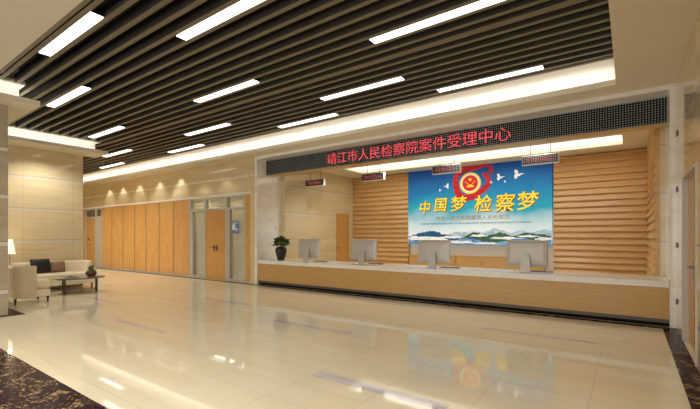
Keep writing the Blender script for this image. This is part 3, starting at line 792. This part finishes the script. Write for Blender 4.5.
def pillow(name, loc, w, h, mat, label, rz, rx):
    m = MB(); n = 12; T = {}; B = {}
    for i in range(n+1):
        for j in range(n+1):
            u, v = 2*i/n-1, 2*j/n-1
            th = .075*((1-u**4)*(1-v**4))**.7; pin = 1-.09*(u*u+v*v)*.5+.06*u*u*v*v
            a, b_ = u*w/2*pin, v*h/2*pin
            T[i,j] = m.bm.verts.new((th, a, b_)); B[i,j] = m.bm.verts.new((-th, a, b_))
    for i in range(n):
        for j in range(n):
            m.bm.faces.new((T[i,j],T[i+1,j],T[i+1,j+1],T[i,j+1])); m.bm.faces.new((B[i,j],B[i,j+1],B[i+1,j+1],B[i+1,j]))
    bmesh.ops.remove_doubles(m.bm, verts=m.bm.verts, dist=.0005)
    o = m.build(name, mat, smooth=True); o.location = loc; o.rotation_euler = (0, rx, rz)
    return tag(o, label, 'cushion')
pillow('throw_pillow', (-13.30, 3.86, .68), .48, .42, M['pillow_black'], 'black satin throw pillow on the sofa', .1, -.28)
pillow('throw_pillow', (-13.36, 4.27, .635), .38, .33, M['pillow_brown'], 'mauve brown throw pillow right of the black one on the sofa', -.08, -.30)

# armchair in front, facing +Y, seen from its side
ac = thing('armchair', 'ivory upholstered armchair with high side panels and dark tapered legs beside the column', 'armchair', (-10.85, 2.68, 0))
MB().box(-.75, .0, .02, .66, .14, .30).build('base', M['fabric'], ac, bevel=.02, local=True)
MB().box(-.66, -.09, .12, .69, .302, .50).build('seat_cushion', M['fabric'], ac, bevel=.05, seg=4, local=True)
MB().box(-.75, .0, .0, .13, .30, .82).build('backrest', M['fabric'], ac, bevel=.03, seg=3, local=True)
for a, b_ in ((-.09,.0),(-.75,-.66)):
    MB().box(a-(.012 if a < -.3 else -.012), b_+(.012 if a > -.3 else -.012), -.012, .40, .138, .84).build('side_panel', M['fabric'], ac, bevel=.02, seg=3, local=True)
MB().box(-.62, -.13, .10, .24, .48, .88).build('back_cushion', M['fabric'], ac, bevel=.05, seg=4, local=True)
for a, b_ in ((-.05,.03),(-.05,.62),(-.70,.03),(-.70,.62)):
    MB().tube((a,b_,0),(a,b_,.15),.016,.028).build('leg', M['dark_wood'], ac, local=True)

# coffee table
ct = thing('coffee_table', 'oval coffee table with grey brown top and dark slim metal frame', 'table', (-12.0, 4.38, 0))
m = MB(); n = 40
m.lathe([(.98,.375),(1,.385),(1,.40),(.98,.41)], n=48)
for v in m.bm.verts: v.co.x *= .36; v.co.y *= .57
m.build('tabletop', M['top_wood'], ct, local=True)
lg = [(.18,-.44),(.18,.28),(-.16,.44),(-.2,-.36)]
for a, b_ in lg:
    MB().box(a-.016, a+.016, b_-.016, b_+.016, 0, .375).build('leg', M['dark_wood'], ct, bevel=.003, local=True)
m = MB()
def bar(m, a, b_, z, r=.012): m.tube((a[0],a[1],z),(b_[0],b_[1],z), r, n=8)
for i in range(4): bar(m, lg[i], lg[(i+1)%4], .06)
m.build('stretcher', M['dark_wood'], ct, local=True)
bw = thing('potted_succulent', 'round brown glazed pot with pale green succulent on the coffee table', 'plant', (-12.02, 4.62, .4105))
MB().lathe([(.06,0),(.10,.02),(.135,.07),(.135,.11),(.105,.155),(.085,.165),(.075,.16),(.075,.14)], n=28).build('pot', M['pot_brown'], bw, smooth=True, local=True)
MB().lathe([(.001,.145),(.077,.145)], n=20, cap=False).build('soil', M['soil'], bw, local=True)
foliage(90, (0,0,.19), .09, .08, .018, .12, .8).build('foliage', M['leaf_pale'], bw, local=True)
tr_ = thing('tray', 'small grey tray with a flat green arrangement on the coffee table', 'tray', (-11.98, 4.12, .4105))
MB().box(-.11, .11, -.15, .15, 0, .015).box(-.11,-.10,-.15,.15,.015,.035).box(.10,.11,-.15,.15,.015,.035).box(-.10,.10,-.15,-.14,.015,.035).box(-.10,.10,.14,.15,.015,.035).build('tray_body', M['alu'], tr_, local=True)
foliage(30, (0,0,.015), .07, .03, .012, .06, .5).build('foliage', M['succulent'], tr_, local=True)
bk = MB().box(-.10,.10,-.12,.12,0,.022).build('magazine', M['paper'], bevel=.002); bk.location = (-11.93, 3.86, .4105)
tag(bk, 'pale magazine lying at the near end of the oval coffee table', 'magazine')

# side table with lamp
stb = thing('side_table', 'small dark side table between the armchair and the sofa carrying the lamp', 'table', (-13.15, 3.02, 0))
MB().lathe([(.20,.60),(.22,.605),(.22,.62),(.20,.625)], n=32).build('tabletop', M['dark_wood'], stb, local=True)
MB().tube((0,0,.015),(0,0,.60),.018).build('pole', M['dark_wood'], stb, local=True)
MB().lathe([(.15,0),(.15,.015)], n=28).build('base', M['dark_wood'], stb, local=True)
lp = thing('table_lamp', 'lit table lamp with a cream conical shade on the dark side table', 'lamp', (-13.15, 3.16, .6255))
MB().lathe([(.06,0),(.06,.012),(.014,.02),(.010,.10),(.009,.62),(.02,.64)], n=20).build('lamp_base', M['steel'], lp, smooth=True, local=True)
MB().lathe([(.115,.42),(.055,.80),(.053,.80),(.112,.42)], n=28, cap=False).build('lamp_shade', M['lampshade'], lp, smooth=True, local=True)
ld = bpy.data.lights.new('bulb', 'POINT'); ld.energy = 6; ld.color = (1,.75,.45); ld.shadow_soft_size = .03
lo = bpy.data.objects.new('bulb', ld); C.objects.link(lo); lo.parent = lp; lo.location = (0,0,.86)

# ------------------------------------------------------------------ world, camera
w = bpy.data.worlds.new('World'); S.world = w; w.use_nodes = True
w.node_tree.nodes['Background'].inputs[0].default_value = (1,.99,.95,1); w.node_tree.nodes['Background'].inputs[1].default_value = 2.2
cd = bpy.data.cameras.new('Camera'); cam = bpy.data.objects.new('Camera', cd); C.objects.link(cam); S.camera = cam
cd.sensor_width = 36; cd.sensor_fit = 'HORIZONTAL'; cd.lens = 392/700*36; cd.shift_y = 32/700; cd.clip_start = .05
cam.location = (0, 0, 1.5); cam.rotation_euler = (PI/2, 0, math.atan(280/392))
S.view_settings.view_transform = 'Standard'; S.view_settings.look = 'None'; S.view_settings.gamma = 1; S.view_settings.use_curve_mapping = False
S.view_settings.exposure = .35
S.cycles.max_bounces = 8; S.cycles.diffuse_bounces = 5; S.cycles.glossy_bounces = 4; S.cycles.transmission_bounces = 6
S.cycles.caustics_reflective = False; S.cycles.caustics_refractive = False; S.cycles.sample_clamp_indirect = 6
